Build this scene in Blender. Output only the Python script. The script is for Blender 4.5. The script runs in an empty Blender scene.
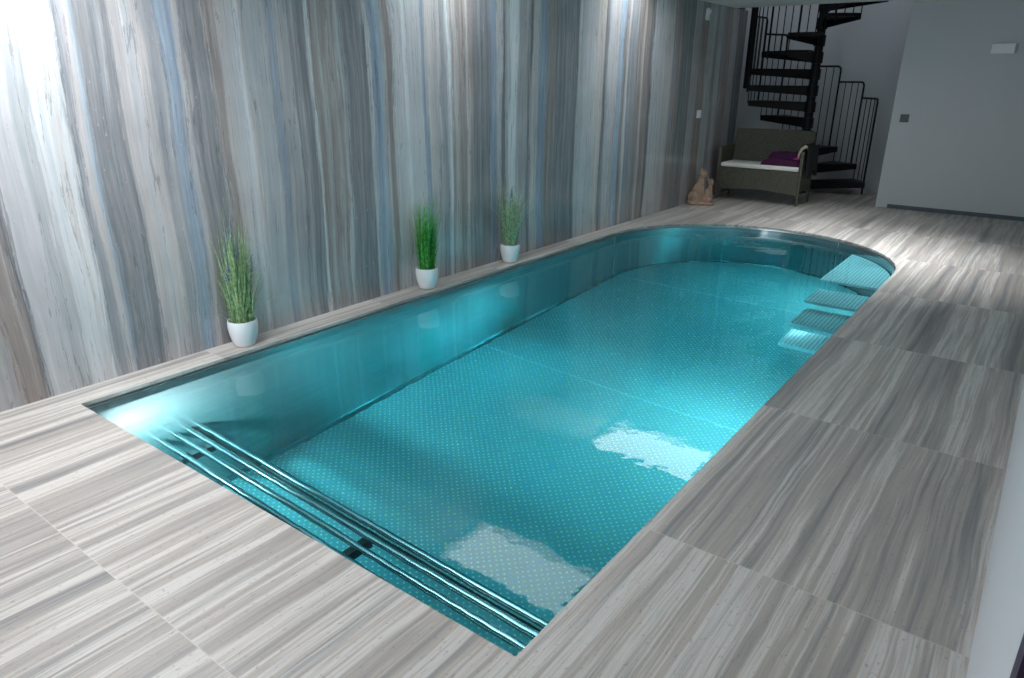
import bpy, bmesh, math, random
from mathutils import Vector, Matrix
random.seed(7)
sc = bpy.context.scene
C = sc.collection
PI = math.pi

# ---------------------------------------------------------------- helpers
def srgb(r, g, b):
    def f(c):
        c /= 255.0
        return c / 12.92 if c <= .04045 else ((c + .055) / 1.055) ** 2.4
    return (f(r), f(g), f(b), 1)

def obj(name, bm, mat, parent=None, smooth=False):
    me = bpy.data.meshes.new(name)
    bm.normal_update()
    bm.to_mesh(me); bm.free()
    if isinstance(mat, (list, tuple)):
        for m in mat: me.materials.append(m)
    else:
        me.materials.append(mat)
    if smooth:
        for p in me.polygons: p.use_smooth = True
        me.set_sharp_from_angle(angle=math.radians(40))
    o = bpy.data.objects.new(name, me); C.objects.link(o)
    if parent: o.parent = parent
    return o

def tag(o, label, cat, group=None, kind=None):
    o['label'] = label; o['category'] = cat
    if group: o['group'] = group
    if kind: o['kind'] = kind
    return o

def thing(name, label, cat, loc=(0, 0, 0), rz=0, group=None):
    o = bpy.data.objects.new(name, None); C.objects.link(o)
    o.empty_display_size = .1
    o.location = loc; o.rotation_euler = (0, 0, rz)
    return tag(o, label, cat, group)

def struct(name, bm, mat, label=None, smooth=False):
    o = obj(name, bm, mat, None, smooth)
    o['kind'] = 'structure'
    if label: o['label'] = label
    return o

def box(bm, x0, x1, y0, y1, z0, z1, mi=0):
    v = [bm.verts.new(p) for p in ((x0,y0,z0),(x1,y0,z0),(x1,y1,z0),(x0,y1,z0),(x0,y0,z1),(x1,y0,z1),(x1,y1,z1),(x0,y1,z1))]
    fs = []
    for q in ((3,2,1,0),(4,5,6,7),(0,1,5,4),(1,2,6,5),(2,3,7,6),(3,0,4,7)):
        f = bm.faces.new([v[i] for i in q]); f.material_index = mi; fs.append(f)
    return v

def bevel(bm, w, seg=2):
    bmesh.ops.bevel(bm, geom=bm.edges[:], offset=w, segments=seg, affect='EDGES', profile=.5)

def tube(bm, pts, r, n=10, caps=True):
    """swept tube along points, r number or list"""
    pts = [Vector(p) for p in pts]
    rs = r if isinstance(r, (list, tuple)) else [r] * len(pts)
    rings = []
    t0 = (pts[1] - pts[0]).normalized()
    up = Vector((0, 0, 1)) if abs(t0.z) < .9 else Vector((1, 0, 0))
    nrm = t0.cross(up).normalized()
    for i, p in enumerate(pts):
        if i == 0: t = t0
        elif i == len(pts) - 1: t = (pts[i] - pts[i - 1]).normalized()
        else: t = ((pts[i + 1] - p).normalized() + (p - pts[i - 1]).normalized()).normalized()
        nrm = (nrm - t * nrm.dot(t)).normalized()
        b = t.cross(nrm)
        rings.append([bm.verts.new(p + (nrm * math.cos(a) + b * math.sin(a)) * rs[i]) for a in [2 * PI * k / n for k in range(n)]])
    for a, b in zip(rings, rings[1:]):
        for k in range(n):
            bm.faces.new((a[k], a[(k + 1) % n], b[(k + 1) % n], b[k]))
    if caps:
        bm.faces.new(rings[0][::-1]); bm.faces.new(rings[-1])

def lathe(bm, prof, n=40, cx=0, cy=0, mi=0):
    rings = []
    for r, z in prof:
        if r < 1e-5: rings.append([bm.verts.new((cx, cy, z))])
        else: rings.append([bm.verts.new((cx + r * math.cos(2*PI*k/n), cy + r * math.sin(2*PI*k/n), z)) for k in range(n)])
    for a, b in zip(rings, rings[1:]):
        for k in range(n):
            k2 = (k + 1) % n
            if len(a) == 1 and len(b) == 1: continue
            if len(a) == 1: f = bm.faces.new((a[0], b[k2], b[k]))
            elif len(b) == 1: f = bm.faces.new((a[k], a[k2], b[0]))
            else: f = bm.faces.new((a[k], a[k2], b[k2], b[k]))
            f.material_index = mi

def ngon_prism(bm, poly, z0, z1):
    lo = [bm.verts.new((x, y, z0)) for x, y in poly]; hi = [bm.verts.new((x, y, z1)) for x, y in poly]
    n = len(poly)
    bm.faces.new(lo[::-1]); bm.faces.new(hi)
    for i in range(n): bm.faces.new((lo[i], lo[(i+1) % n], hi[(i+1) % n], hi[i]))

# ---------------------------------------------------------------- node helpers
class NT:
    def __init__(s, name):
        s.m = bpy.data.materials.new(name); s.m.use_nodes = True
        s.t = s.m.node_tree; s.t.nodes.clear()
        s.out = s.n('ShaderNodeOutputMaterial')
    def n(s, typ, **kw):
        nd = s.t.nodes.new(typ)
        for k, v in kw.items():
            if k.startswith('i_'):
                nd.inputs[k[2:].replace('_', ' ')].default_value = v
            else: setattr(nd, k, v)
        return nd
    def l(s, a, b): s.t.links.new(a, b)
    def math(s, op, a, b=None, c=None, clamp=False):
        nd = s.t.nodes.new('ShaderNodeMath'); nd.operation = op; nd.use_clamp = clamp
        for i, v in enumerate((a, b, c)):
            if v is None: continue
            if isinstance(v, (int, float)): nd.inputs[i].default_value = v
            else: s.l(v, nd.inputs[i])
        return nd.outputs[0]
    def mix(s, f, a, b, mode='MIX'):
        nd = s.t.nodes.new('ShaderNodeMix'); nd.data_type = 'RGBA'; nd.blend_type = mode
        for i, v in ((0, f), (6, a), (7, b)):
            if isinstance(v, (int, float)): nd.inputs[i].default_value = v
            elif isinstance(v, tuple): nd.inputs[i].default_value = v
            else: s.l(v, nd.inputs[i])
        return nd.outputs[2]
    def noise(s, vec, scale, detail=3, rough=.5, dist=0):
        nd = s.n('ShaderNodeTexNoise'); s.l(vec, nd.inputs['Vector'])
        nd.inputs['Scale'].default_value = scale; nd.inputs['Detail'].default_value = detail
        nd.inputs['Roughness'].default_value = rough; nd.inputs['Distortion'].default_value = dist
        return nd.outputs['Fac']
    def comb(s, x, y, z):
        nd = s.t.nodes.new('ShaderNodeCombineXYZ')
        for i, v in enumerate((x, y, z)):
            if isinstance(v, (int, float)): nd.inputs[i].default_value = v
            else: s.l(v, nd.inputs[i])
        return nd.outputs[0]
    def ramp(s, fac, stops, interp='LINEAR'):
        nd = s.t.nodes.new('ShaderNodeValToRGB'); r = nd.color_ramp; r.interpolation = interp
        while len(r.elements) > 1: r.elements.remove(r.elements[-1])
        r.elements[0].position = stops[0][0]; r.elements[0].color = stops[0][1]
        for p, c in stops[1:]:
            e = r.elements.new(p); e.color = c
        s.l(fac, nd.inputs[0]); return nd.outputs[0]
    def xyz(s):
        g = s.n('ShaderNodeNewGeometry'); sp = s.n('ShaderNodeSeparateXYZ')
        s.l(g.outputs['Position'], sp.inputs[0]); return sp.outputs[0], sp.outputs[1], sp.outputs[2], g.outputs['Position']
    def pbsdf(s, **kw):
        p = s.n('ShaderNodeBsdfPrincipled')
        for k, v in kw.items():
            k = k.replace('_', ' ')
            if isinstance(v, (int, float, tuple)): p.inputs[k].default_value = v
            else: s.l(v, p.inputs[k])
        s.l(p.outputs[0], s.out.inputs['Surface']); return p
    def bump(s, height, strength, dist, p):
        b = s.n('ShaderNodeBump'); b.inputs['Strength'].default_value = strength; b.inputs['Distance'].default_value = dist
        s.l(height, b.inputs['Height']); s.l(b.outputs[0], p.inputs['Normal'])

def plain(name, col, rough=.5, metal=0, nscale=0, namp=.1, bump=0, spec=.5):
    n = NT(name); p = n.pbsdf(Roughness=rough, Metallic=metal, Specular_IOR_Level=spec)
    tc = n.n('ShaderNodeTexCoord')
    if nscale:
        f = n.noise(tc.outputs['Object'], nscale, 4)
        dark = tuple(c * (1 - namp) for c in col[:3]) + (1,); lite = tuple(min(1, c * (1 + namp)) for c in col[:3]) + (1,)
        n.l(n.ramp(f, [(.3, dark), (.7, lite)]), p.inputs['Base Color'])
        if bump: n.bump(f, bump, .01, p)
    else: p.inputs['Base Color'].default_value = col
    return n.m

# ---------------------------------------------------------------- materials
def marble():
    n = NT('striped_marble'); x, y, z, pos = n.xyz()
    K = {'L': (198,200,203), 'P': (195,189,188), 'S': (144,149,155), 'D': (118,122,127), 'B': (132,154,176), 'N': (144,133,128),
         'W': (224,229,232), 'M': (168,168,170), 'K': (92,99,106), 'T': (104,114,119), 'G': (180,185,188), 'E': (208,200,194), 'Q': (156,182,204)}
    bands = [(-3,'L'),(-1.2,'D'),(-.9,'L'),(-.3,'M'),(.1,'P'),(.5,'B'),(.6,'S'),(.85,'P'),(1.0,'B'),(1.1,'M'),(1.22,'N'),(1.36,'K'),(1.385,'L'),(1.52,'G'),(1.60,'W'),(1.70,'E'),(1.73,'W'),(1.765,'K'),(1.775,'S'),(1.83,'P'),(1.885,'Q'),(1.90,'D'),(2.0,'S'),(2.02,'D'),(2.09,'P'),(2.14,'B'),(2.155,'L'),(2.20,'M'),(2.21,'P'),(2.26,'S')],\
     [(2.28,'S'),(2.31,'M'),(2.34,'B'),(2.37,'Q'),(2.39,'B'),(2.44,'P'),(2.47,'D'),(2.644,'P'),(2.651,'N'),(2.71,'P'),(2.77,'L'),(2.85,'W'),(2.88,'E'),(2.895,'M'),(2.91,'G'),(3.07,'S'),(3.09,'B'),(3.12,'M'),(3.25,'K'),(3.27,'M'),(3.31,'D'),(3.40,'W'),(3.43,'N'),(3.49,'M'),(3.53,'N'),(3.59,'M'),(3.63,'N'),(3.66,'G'),(3.70,'D'),(3.95,'L'),(3.98,'B')],\
     [(4.0,'B'),(4.05,'Q'),(4.09,'M'),(4.13,'N'),(4.20,'L'),(4.34,'W'),(4.38,'L'),(4.56,'B'),(4.60,'P'),(4.70,'M'),(4.74,'P'),(4.77,'S'),(4.86,'W'),(4.9,'N'),(4.94,'P'),(4.99,'N'),(5.08,'P'),(5.13,'N'),(5.19,'D'),(5.44,'B'),(5.54,'P'),(5.62,'K'),(5.68,'G'),(5.74,'W'),(5.87,'M'),(6.06,'K'),(6.10,'P'),(6.22,'B'),(6.35,'N'),(6.50,'D')],\
     [(6.55,'D'),(6.87,'K'),(6.93,'G'),(7.05,'L'),(7.33,'E'),(7.5,'K'),(7.54,'S'),(7.60,'L'),(7.74,'P'),(7.84,'Q'),(7.97,'N'),(8.03,'L'),(8.09,'S'),(8.30,'N'),(8.42,'P'),(8.48,'N'),(8.63,'K'),(8.69,'L'),(9.05,'P'),(9.25,'S'),(9.37,'N'),(9.5,'T'),(9.88,'M'),(10.13,'N'),(10.40,'G'),(10.65,'S'),(10.75,'G'),(10.92,'S'),(11.02,'N'),(11.25,'M'),(11.5,'K')]
    # slow sway of the veins + ragged edges, both running up the slab
    sway = n.math('MULTIPLY', n.math('SUBTRACT', n.noise(n.comb(0, n.math('MULTIPLY', y, .8), n.math('MULTIPLY', z, .55)), 1.0, 2), .5), .16)
    rag = n.math('MULTIPLY', n.math('SUBTRACT', n.noise(n.comb(0, n.math('MULTIPLY', y, 9), n.math('MULTIPLY', z, .8)), 1.0, 5, .62), .5), .085)
    rag2 = n.math('MULTIPLY', n.math('SUBTRACT', n.noise(n.comb(3, n.math('MULTIPLY', y, 60), n.math('MULTIPLY', z, 9)), 1.0, 4, .7), .5), .025)
    u = n.math('ADD', n.math('ADD', n.math('ADD', y, sway), rag), rag2)
    cuts = [2.27, 3.99, 6.52]
    u0 = u; tot = None
    rng = [(-3, 2.3), (2.27, 4.02), (3.99, 6.56), (6.54, 12.2)]
    wild = n.math('MULTIPLY', n.math('SUBTRACT', n.noise(n.comb(2, n.math('MULTIPLY', y, 24), n.math('MULTIPLY', z, .7)), 1.0, 4, .65), .5), .22)
    for off, wt in ((None, 1), (-.018, .5), (wild, .42)):
        u = u0 if off is None else n.math('ADD', u0, off)
        cols = []
        for (a, b), bs in zip(rng, bands):
            f = n.math('DIVIDE', n.math('SUBTRACT', u, a), b - a, clamp=True)
            st = [(max(0, (p - a) / (b - a)), srgb(*K[k])) for p, k in bs]
            cols.append(n.ramp(f, st, 'CONSTANT'))
        c = cols[0]
        for cut, nx in zip(cuts, cols[1:]):
            c = n.mix(n.math('GREATER_THAN', u, cut), c, nx)
        tot = c if tot is None else n.mix(wt, tot, c)
    c = tot; u = u0
    # soft version mixed in, so that not every edge is hard
    fine = n.noise(n.comb(1, n.math('MULTIPLY', n.math('ADD', y, sway), 26), n.math('MULTIPLY', z, .9)), 1.0, 6, .7)
    c = n.mix(.75, c, n.ramp(fine, [(.28, srgb(70, 78, 86)), (.42, srgb(140, 142, 146)), (.55, srgb(168, 170, 172)), (.72, srgb(235, 238, 240))]), 'OVERLAY') if False else n.mix(.34, c, n.ramp(fine, [(.30, srgb(78, 82, 88)), (.43, srgb(140, 140, 143)), (.58, srgb(182, 176, 173)), (.70, srgb(232, 232, 234))]))
    # small pale specks and thin dark threads
    sp = n.noise(n.comb(5, n.math('MULTIPLY', y, 55), n.math('MULTIPLY', z, 22)), 1.0, 3, .6)
    c = n.mix(n.math('MULTIPLY', n.math('GREATER_THAN', sp, .70), .4), c, srgb(215, 220, 224))
    th = n.noise(n.comb(9, n.math('MULTIPLY', u, 15), n.math('MULTIPLY', z, .45)), 1.0, 3, .5)
    thin = n.math('LESS_THAN', n.math('ABSOLUTE', n.math('SUBTRACT', th, .5)), .007)
    c = n.mix(n.math('MULTIPLY', thin, .4), c, srgb(92, 98, 106))
    cl = n.noise(pos, 1.7, 4, .6)
    c = n.mix(.35, c, n.ramp(cl, [(.3, (.35, .35, .36, 1)), (.7, (.65, .65, .65, 1))]), 'OVERLAY')
    p = n.pbsdf(Base_Color=c, Roughness=.16, Specular_IOR_Level=.45)
    return n.m

def travertine():
    n = NT('veined_stone_tile'); x, y, z, pos = n.xyz()
    row = n.math('FLOOR', n.math('DIVIDE', n.math('SUBTRACT', y, .85), 1.49))
    par = n.math('MODULO', n.math('ADD', row, 20), 2)
    xo = n.math('ADD', x, n.math('MULTIPLY', par, .75))
    # row -1 joints at -2.85/-1.35, row 0 at -.6
    col = n.math('FLOOR', n.math('DIVIDE', n.math('ADD', xo, 1.35), 1.5))
    idn = n.math('ADD', n.math('MULTIPLY', row, 3.17), n.math('MULTIPLY', col, 7.31))
    xs = n.math('ADD', x, n.math('MULTIPLY', n.math('SUBTRACT', n.noise(n.comb(n.math('MULTIPLY', x, 1.5), n.math('MULTIPLY', y, 1.0), idn), 1.0, 3), .5), .055))
    v1 = n.noise(n.comb(n.math('MULTIPLY', xs, 14), n.math('MULTIPLY', y, .26), idn), 1.0, 6, .62)
    v2 = n.noise(n.comb(n.math('MULTIPLY', xs, 52), n.math('MULTIPLY', y, 1.2), n.math('ADD', idn, 4)), 1.0, 5, .7)
    v3 = n.noise(n.comb(n.math('MULTIPLY', xs, 3.2), n.math('MULTIPLY', y, .3), n.math('ADD', idn, 9)), 1.0, 3, .5)
    v = n.math('ADD', n.math('ADD', n.math('MULTIPLY', v1, .56), n.math('MULTIPLY', v2, .22)), n.math('MULTIPLY', v3, .22))
    c = n.ramp(v, [(.34, srgb(112, 110, 110)), (.40, srgb(138, 135, 133)), (.45, srgb(160, 153, 148)), (.50, srgb(174, 165, 157)), (.55, srgb(204, 199, 194)), (.60, srgb(172, 161, 152)), (.66, srgb(208, 205, 202))])
    dk = n.noise(n.comb(n.math('MULTIPLY', xs, 24), n.math('MULTIPLY', y, .42), n.math('ADD', idn, 14)), 1.0, 5, .65)
    c = n.mix(n.ramp(dk, [(.53, (0, 0, 0, 1)), (.62, (.42, .42, .42, 1)), (.70, (.65, .65, .65, 1))]), c, srgb(112, 113, 116))
    pit = n.noise(n.comb(n.math('MULTIPLY', x, 70), n.math('MULTIPLY', y, 32), 2), 1.0, 3, .7)
    c = n.mix(n.math('MULTIPLY', n.math('GREATER_THAN', pit, .63), .4), c, srgb(112, 112, 114))
    # joints
    fr = n.math('FRACT', n.math('DIVIDE', n.math('SUBTRACT', y, .85 - 14.9), 1.49))
    jy = n.math('LESS_THAN', n.math('ABSOLUTE', n.math('SUBTRACT', fr, .0)), .0032)
    fx = n.math('FRACT', n.math('DIVIDE', n.math('ADD', xo, 1.35 + 15), 1.5))
    jx = n.math('LESS_THAN', fx, .0032)
    j = n.math('MAXIMUM', jx, jy)
    c = n.mix(n.math('MULTIPLY', j, .55), c, srgb(200, 192, 180))
    p = n.pbsdf(Base_Color=c, Specular_IOR_Level=.4)
    n.l(n.math('ADD', n.math('MULTIPLY', v2, .2), .27), p.inputs['Roughness'])
    n.bump(n.math('SUBTRACT', v2, n.math('MULTIPLY', j, .8)), .12, .003, p)
    return n.m

def steel(name, kind):
    n = NT(name); x, y, z, pos = n.xyz()
    if kind == 'wall':
        f = n.noise(n.comb(n.math('MULTIPLY', x, 1.5), n.math('MULTIPLY', y, 1.5), n.math('MULTIPLY', z, 60)), 1.0, 3)
        c = n.ramp(f, [(.3, (.27, .30, .31, 1)), (.7, (.36, .39, .40, 1))])
        p = n.pbsdf(Base_Color=c, Metallic=.8, Roughness=.15, Anisotropic=.9, Anisotropic_Rotation=.25)
        tg = n.n('ShaderNodeTangent'); tg.direction_type = 'RADIAL'; tg.axis = 'Z'
        n.l(tg.outputs[0], p.inputs['Tangent'])
        big = n.noise(n.comb(n.math('MULTIPLY', x, 1.2), n.math('MULTIPLY', y, 1.8), n.math('MULTIPLY', z, 1.0)), 1.0, 2)
        n.bump(big, .35, .05, p)
    elif kind == 'floor':
        a = n.math('MULTIPLY', n.math('ADD', x, y), 1 / .052); b = n.math('MULTIPLY', n.math('SUBTRACT', x, y), 1 / .052)
        fa = n.math('SUBTRACT', n.math('FRACT', n.math('ADD', a, 500)), .5); fb = n.math('SUBTRACT', n.math('FRACT', n.math('ADD', b, 500)), .5)
        d = n.math('SQRT', n.math('ADD', n.math('MULTIPLY', fa, fa), n.math('MULTIPLY', fb, fb)))
        dot = n.ramp(d, [(.12, (1, 1, 1, 1)), (.24, (0, 0, 0, 1))])
        wn = n.n('ShaderNodeTexWhiteNoise'); wn.noise_dimensions = '2D'
        n.l(n.comb(n.math('FLOOR', n.math('ADD', a, 500)), n.math('FLOOR', n.math('ADD', b, 500)), 0), wn.inputs['Vector'])
        glint = n.ramp(wn.outputs['Value'], [(0, (.9, .95, .95, 1)), (.45, (.9, .97, .9, 1)), (.62, (1, .95, .35, 1)), (.75, (.25, .55, 1, 1)), (.88, (.8, 1, 1, 1)), (1, (1, .9, .9, 1))])  # sparkle of the studs, painted as random hues into the base colour
        seam = n.math('LESS_THAN', n.math('ABSOLUTE', n.math('SUBTRACT', y, 4.98)), .008)
        seam2 = n.math('LESS_THAN', n.math('ABSOLUTE', n.math('SUBTRACT', y, 7.6)), .010)
        seam = n.math('MAXIMUM', seam, seam2)
        cl = n.noise(pos, .9, 3)
        base = n.ramp(cl, [(.3, (.34, .38, .39, 1)), (.7, (.45, .49, .50, 1))])
        c = n.mix(n.math('MULTIPLY', dot, .85), base, glint)
        c = n.mix(n.math('MULTIPLY', seam, .6), c, (.75, .8, .8, 1))
        p = n.pbsdf(Base_Color=c, Metallic=.25, Roughness=.38)
        n.bump(dot, .5, .004, p)
    else:
        p = n.pbsdf(Base_Color=(.62, .65, .66, 1), Metallic=1, Roughness=.16 if kind == 'tube' else .3)
    return n.m

def step_mat():
    n = NT('ribbed_steel_tread'); x, y, z, pos = n.xyz()
    fx = n.math('FRACT', n.math('MULTIPLY', n.math('ADD', x, 10), 1 / .033))
    g = n.ramp(fx, [(0, (0, 0, 0, 1)), (.12, (0, 0, 0, 1)), (.22, (1, 1, 1, 1)), (.88, (1, 1, 1, 1)), (1, (0, 0, 0, 1))])
    nz = n.noise(pos, 9, 3)
    c = n.mix(g, (.40, .44, .47, 1), n.ramp(nz, [(.3, (.86, .87, .88, 1)), (.7, (.95, .95, .97, 1))]))
    p = n.pbsdf(Base_Color=c, Metallic=.15, Roughness=.35)
    n.bump(g, .6, .006, p)
    return n.m

def water_mat():
    n = NT('pool_water'); x, y, z, pos = n.xyz()
    rf = n.n('ShaderNodeBsdfRefraction'); rf.inputs['IOR'].default_value = 1.333; rf.inputs['Roughness'].default_value = 0
    gl = n.n('ShaderNodeBsdfGlossy'); gl.inputs['Roughness'].default_value = 0.0
    fr = n.n('ShaderNodeFresnel'); fr.inputs['IOR'].default_value = 1.333
    mx = n.n('ShaderNodeMixShader')
    n.l(fr.outputs[0], mx.inputs[0]); n.l(rf.outputs[0], mx.inputs[1]); n.l(gl.outputs[0], mx.inputs[2])
    # faint ripples; a livelier patch above the inlet near the far end
    rp = n.noise(pos, 5.5, 2, .5)
    dx = n.math('SUBTRACT', x, -3.15); dy = n.math('SUBTRACT', y, 8.45)
    dd = n.math('ADD', n.math('MULTIPLY', dx, dx), n.math('MULTIPLY', dy, dy))
    amp = n.math('MULTIPLY', n.math('EXPONENT', n.math('MULTIPLY', dd, -9)), 2.2)
    rp2 = n.noise(n.comb(n.math('MULTIPLY', x, 1), n.math('MULTIPLY', y, 1.6), 3), 4.5, 2, .5)
    hgt = n.math('ADD', n.math('MULTIPLY', rp, .12), n.math('MULTIPLY', rp2, amp))
    b = n.n('ShaderNodeBump'); b.inputs['Strength'].default_value = 1; b.inputs['Distance'].default_value = .012
    n.l(hgt, b.inputs['Height'])
    for s in (rf, gl, fr): n.l(b.outputs[0], s.inputs['Normal'])
    n.l(mx.outputs[0], n.out.inputs['Surface'])
    va = n.n('ShaderNodeVolumeAbsorption'); va.inputs['Color'].default_value = (.0, .815, .875, 1); va.inputs['Density'].default_value = .62
    n.l(va.outputs[0], n.out.inputs['Volume'])
    return n.m

def emis(name, col, s):
    n = NT(name); e = n.n('ShaderNodeEmission'); e.inputs[0].default_value = col; e.inputs[1].default_value = s
    n.l(e.outputs[0], n.out.inputs['Surface']); return n.m

def wicker(name, a, b):
    n = NT(name); tc = n.n('ShaderNodeTexCoord'); sp = n.n('ShaderNodeSeparateXYZ'); n.l(tc.outputs['Object'], sp.inputs[0])
    xs = n.math('ADD', sp.outputs[0], sp.outputs[1])
    w1 = n.math('SINE', n.math('MULTIPLY', sp.outputs[2], 420)); w2 = n.math('SINE', n.math('MULTIPLY', xs, 210))
    w = n.math('MULTIPLY', w1, w2)
    f = n.noise(tc.outputs['Object'], 60, 2)
    c = n.ramp(n.math('ADD', n.math('MULTIPLY', w, .25), f), [(.3, a), (.75, b)])
    p = n.pbsdf(Base_Color=c, Roughness=.55); n.bump(w, .5, .004, p)
    return n.m

def plaster(name, col):
    n = NT(name); x, y, z, pos = n.xyz()
    f = n.noise(pos, 90, 3); g = n.noise(pos, .8, 2)
    c = n.ramp(g, [(.3, tuple(k * .96 for k in col[:3]) + (1,)), (.7, col)])
    p = n.pbsdf(Base_Color=c, Roughness=.75); n.bump(f, .08, .004, p); return n.m

M_marble = marble(); M_stone = travertine()
M_swall = steel('brushed_steel', 'wall'); M_sfloor = steel('studded_steel', 'floor'); M_tube = steel('polished_steel', 'tube'); M_rim = steel('satin_steel', 'rim')
M_tread = step_mat(); M_water = water_mat()
M_white = plaster('white_plaster', (.58, .60, .62, 1)); M_grey = plaster('lilac_grey_plaster', (.54, .59, .61, 1))
M_ceil = plaster('ceiling_paint', (.80, .81, .82, 1))
M_black = plain('black_painted_steel', (.006, .007, .009, 1), .55, .0, 30, .15, 0, .25)
M_dark = plain('dark_bracket', (.02, .03, .035, 1), .4, .3, 12, .1)
M_wick = wicker('olive_wicker', (.035, .036, .026, 1), (.125, .125, .088, 1))
M_wfr = plain('wicker_frame', (.10, .095, .075, 1), .5, 0, 20, .15)
M_cush = plain('ivory_cushion', (.80, .78, .73, 1), .85, 0, 45, .05, .2)
M_purple = plain('purple_fleece', (.055, .006, .045, 1), .95, 0, 60, .3, .4)
M_pink = plain('pink_edge', (.45, .02, .22, 1), .8, 0, 40, .1)
M_pot = plain('white_ceramic', (.82, .84, .86, 1), .25, 0, 8, .02)
M_soil = plain('dark_soil', (.02, .018, .014, 1), .95, 0, 40, .3)
M_cat = plain('carved_brown_stone', (.34, .235, .17, 1), .75, 0, 22, .28, .5)
M_frame = plain('skylight_lining', (.85, .86, .87, 1), .6, 0, 5, .02)
M_wplast = plain('white_plastic', (.80, .82, .84, 1), .4, 0, 10, .02)
M_bplast = plain('black_plastic', (.02, .035, .05, 1), .35, 0, 10, .1)
M_grille = plain('grille_grey', (.35, .37, .38, 1), .5, 0, 10, .05)
M_shade = plain('slate_blue_shade', (.085, .115, .14, 1), .5, 0, 10, .1)
M_wallend = plain('dark_purple', (.03, .012, .045, 1), .5, 0, 10, .1)
M_led = emis('lamp_glass', (.80, .97, 1, 1), 12)
M_wled = emis('wall_lamp_glass', (.9, .97, 1, 1), 25)
M_sky = emis('daylit_glass', (.92, .97, 1, 1), 5.2)
M_sky3 = emis('daylit_glass_far', (.92, .97, 1, 1), 5.0)
M_sky1 = emis('daylit_glass_near', (.93, .97, 1, 1), 20)
M_fill = emis('fill_window_glow', (.92, .95, 1, 1), 6)

# ---------------------------------------------------------------- dimensions (metres; z = 0 is the deck)
XL, XR = -4.13, -1.06          # pool sides
Y0, YC, RC = 1.45, 7.57, 1.535 # near end, centre and radius of the round end
XC = (XL + XR) / 2
ZW, ZB = -.085, -1.68          # water level, pool bottom
WX, BY, RX = -4.36, 11.75, .11 # marble wall, back wall, right wall
H = 2.76
def outline(d, n=48):
    pts = [(XL + d, Y0 + d), (XR - d, Y0 + d)]
    for i in range(n + 1):
        a = PI * i / n
        pts.append((XC + (RC - d) * math.cos(a), YC + (RC - d) * math.sin(a)))
    return pts  # counter-clockwise

# pole of the spiral stairs and the round stairwell behind the back wall
PX, PY = -3.39, 12.45
RA = 1.24

# ---------------------------------------------------------------- floor with the pool cut out
def with_hole(bm, outer, holes, z):
    edges = []
    for loop in [outer] + holes:
        vs = [bm.verts.new((x, y, z)) for x, y in loop]
        edges += [bm.edges.new((vs[i], vs[(i+1) % len(vs)])) for i in range(len(vs))]
    bmesh.ops.triangle_fill(bm, use_beauty=True, use_dissolve=False, edges=edges)
bm = bmesh.new()
with_hole(bm, [(-4.8, -3.0), (2.2, -3.0), (2.2, 14.0), (-4.8, 14.0)], [outline(0)], 0)
for f in bm.faces:
    if f.normal.z < 0: f.normal_flip()
top = bm.faces[:]
o = outline(0); n = len(o)
a = [bm.verts.new((x, y, 0)) for x, y in o]; b = [bm.verts.new((x, y, -.022)) for x, y in o]
for i in range(n): bm.faces.new((a[(i+1) % n], a[i], b[i], b[(i+1) % n]))
o2 = outline(-.12); c = [bm.verts.new((x, y, -.022)) for x, y in o2]
for i in range(n): bm.faces.new((b[(i+1) % n], b[i], c[i], c[(i+1) % n]))
floor = struct('floor', bm, M_stone, 'grey veined stone tile floor around the pool')

# walls
bm = bmesh.new(); box(bm, WX - .25, WX, -3.0, 11.86, -.0, H + .0)
struct('wall_left', bm, M_marble, 'polished grey and blue striped marble wall beside the pool')
bm = bmesh.new()
box(bm, -2.06, 2.2, BY, BY + .12, 0, H)
struct('wall_back', bm, M_white, 'plain white wall behind the far end of the pool')
bm = bmesh.new()
pts = []
pts.append((-2.065, BY + .12))
a0 = math.atan2(0, 1)
for i in range(0, 41):
    a = a0 + (PI + .25) * i / 40
    pts.append((PX + RA * math.cos(a), PY + RA * math.sin(a)))
pts.append((WX - .05, 11.86))
va = [bm.verts.new((x, y, 0)) for x, y in pts]; vb = [bm.verts.new((x, y, 5.4)) for x, y in pts]
for i in range(len(pts) - 1): bm.faces.new((va[i + 1], va[i], vb[i], vb[i + 1]))
wa = struct('wall_alcove', bm, M_grey, 'lilac grey rounded wall behind the spiral stairs', smooth=True)
bm = bmesh.new(); box(bm, RX, RX + .12, 1.04, BY, 0, H)
struct('wall_right', bm, M_white, 'white wall along the right side of the deck')
bm = bmesh.new(); box(bm, 2.08, 2.2, -3.0, 1.2, 0, H); struct('wall_side', bm, M_white)
bm = bmesh.new()
for q in ((-4.6, -4.2, 0, H), (-2.8, 2.2, 0, H), (-4.2, -2.8, 2.45, H), (-4.2, -2.8, 0, .25)): box(bm, q[0], q[1], -3.1, -3.0, q[2], q[3])
struct('wall_front', bm, M_white)
bm = bmesh.new()
for q in ((-4.2, -4.14, .25, 2.45), (-2.86, -2.8, .25, 2.45), (-4.14, -2.86, .25, .31), (-4.14, -2.86, 2.39, 2.45)): box(bm, q[0], q[1], -3.08, -3.0, q[2], q[3])
wf = struct('window_4', bm, M_frame, 'unseen tall window behind the near end of the deck, added as fill light')  # out-of-view window added to fill the marble and deck with light
bm = bmesh.new(); box(bm, -4.14, -2.86, -3.06, -3.05, .31, 2.39); obj('pane', bm, M_fill, wf)
bm = bmesh.new(); box(bm, RX - .012, RX + .14, .97, 1.04, 0, 2.2); struct('trim_1', bm, M_wallend, 'dark purple strip at the end of the right wall')  # narrow dark purple upright closing the wall
bm = bmesh.new(); box(bm, -1.9, RX, BY - .012, BY, 0, .055); struct('shade_strip_back', bm, M_shade, 'dark blue grey strip standing in for the shade under the white back wall')  # dark strip painted in for the shade at the wall foot

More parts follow.
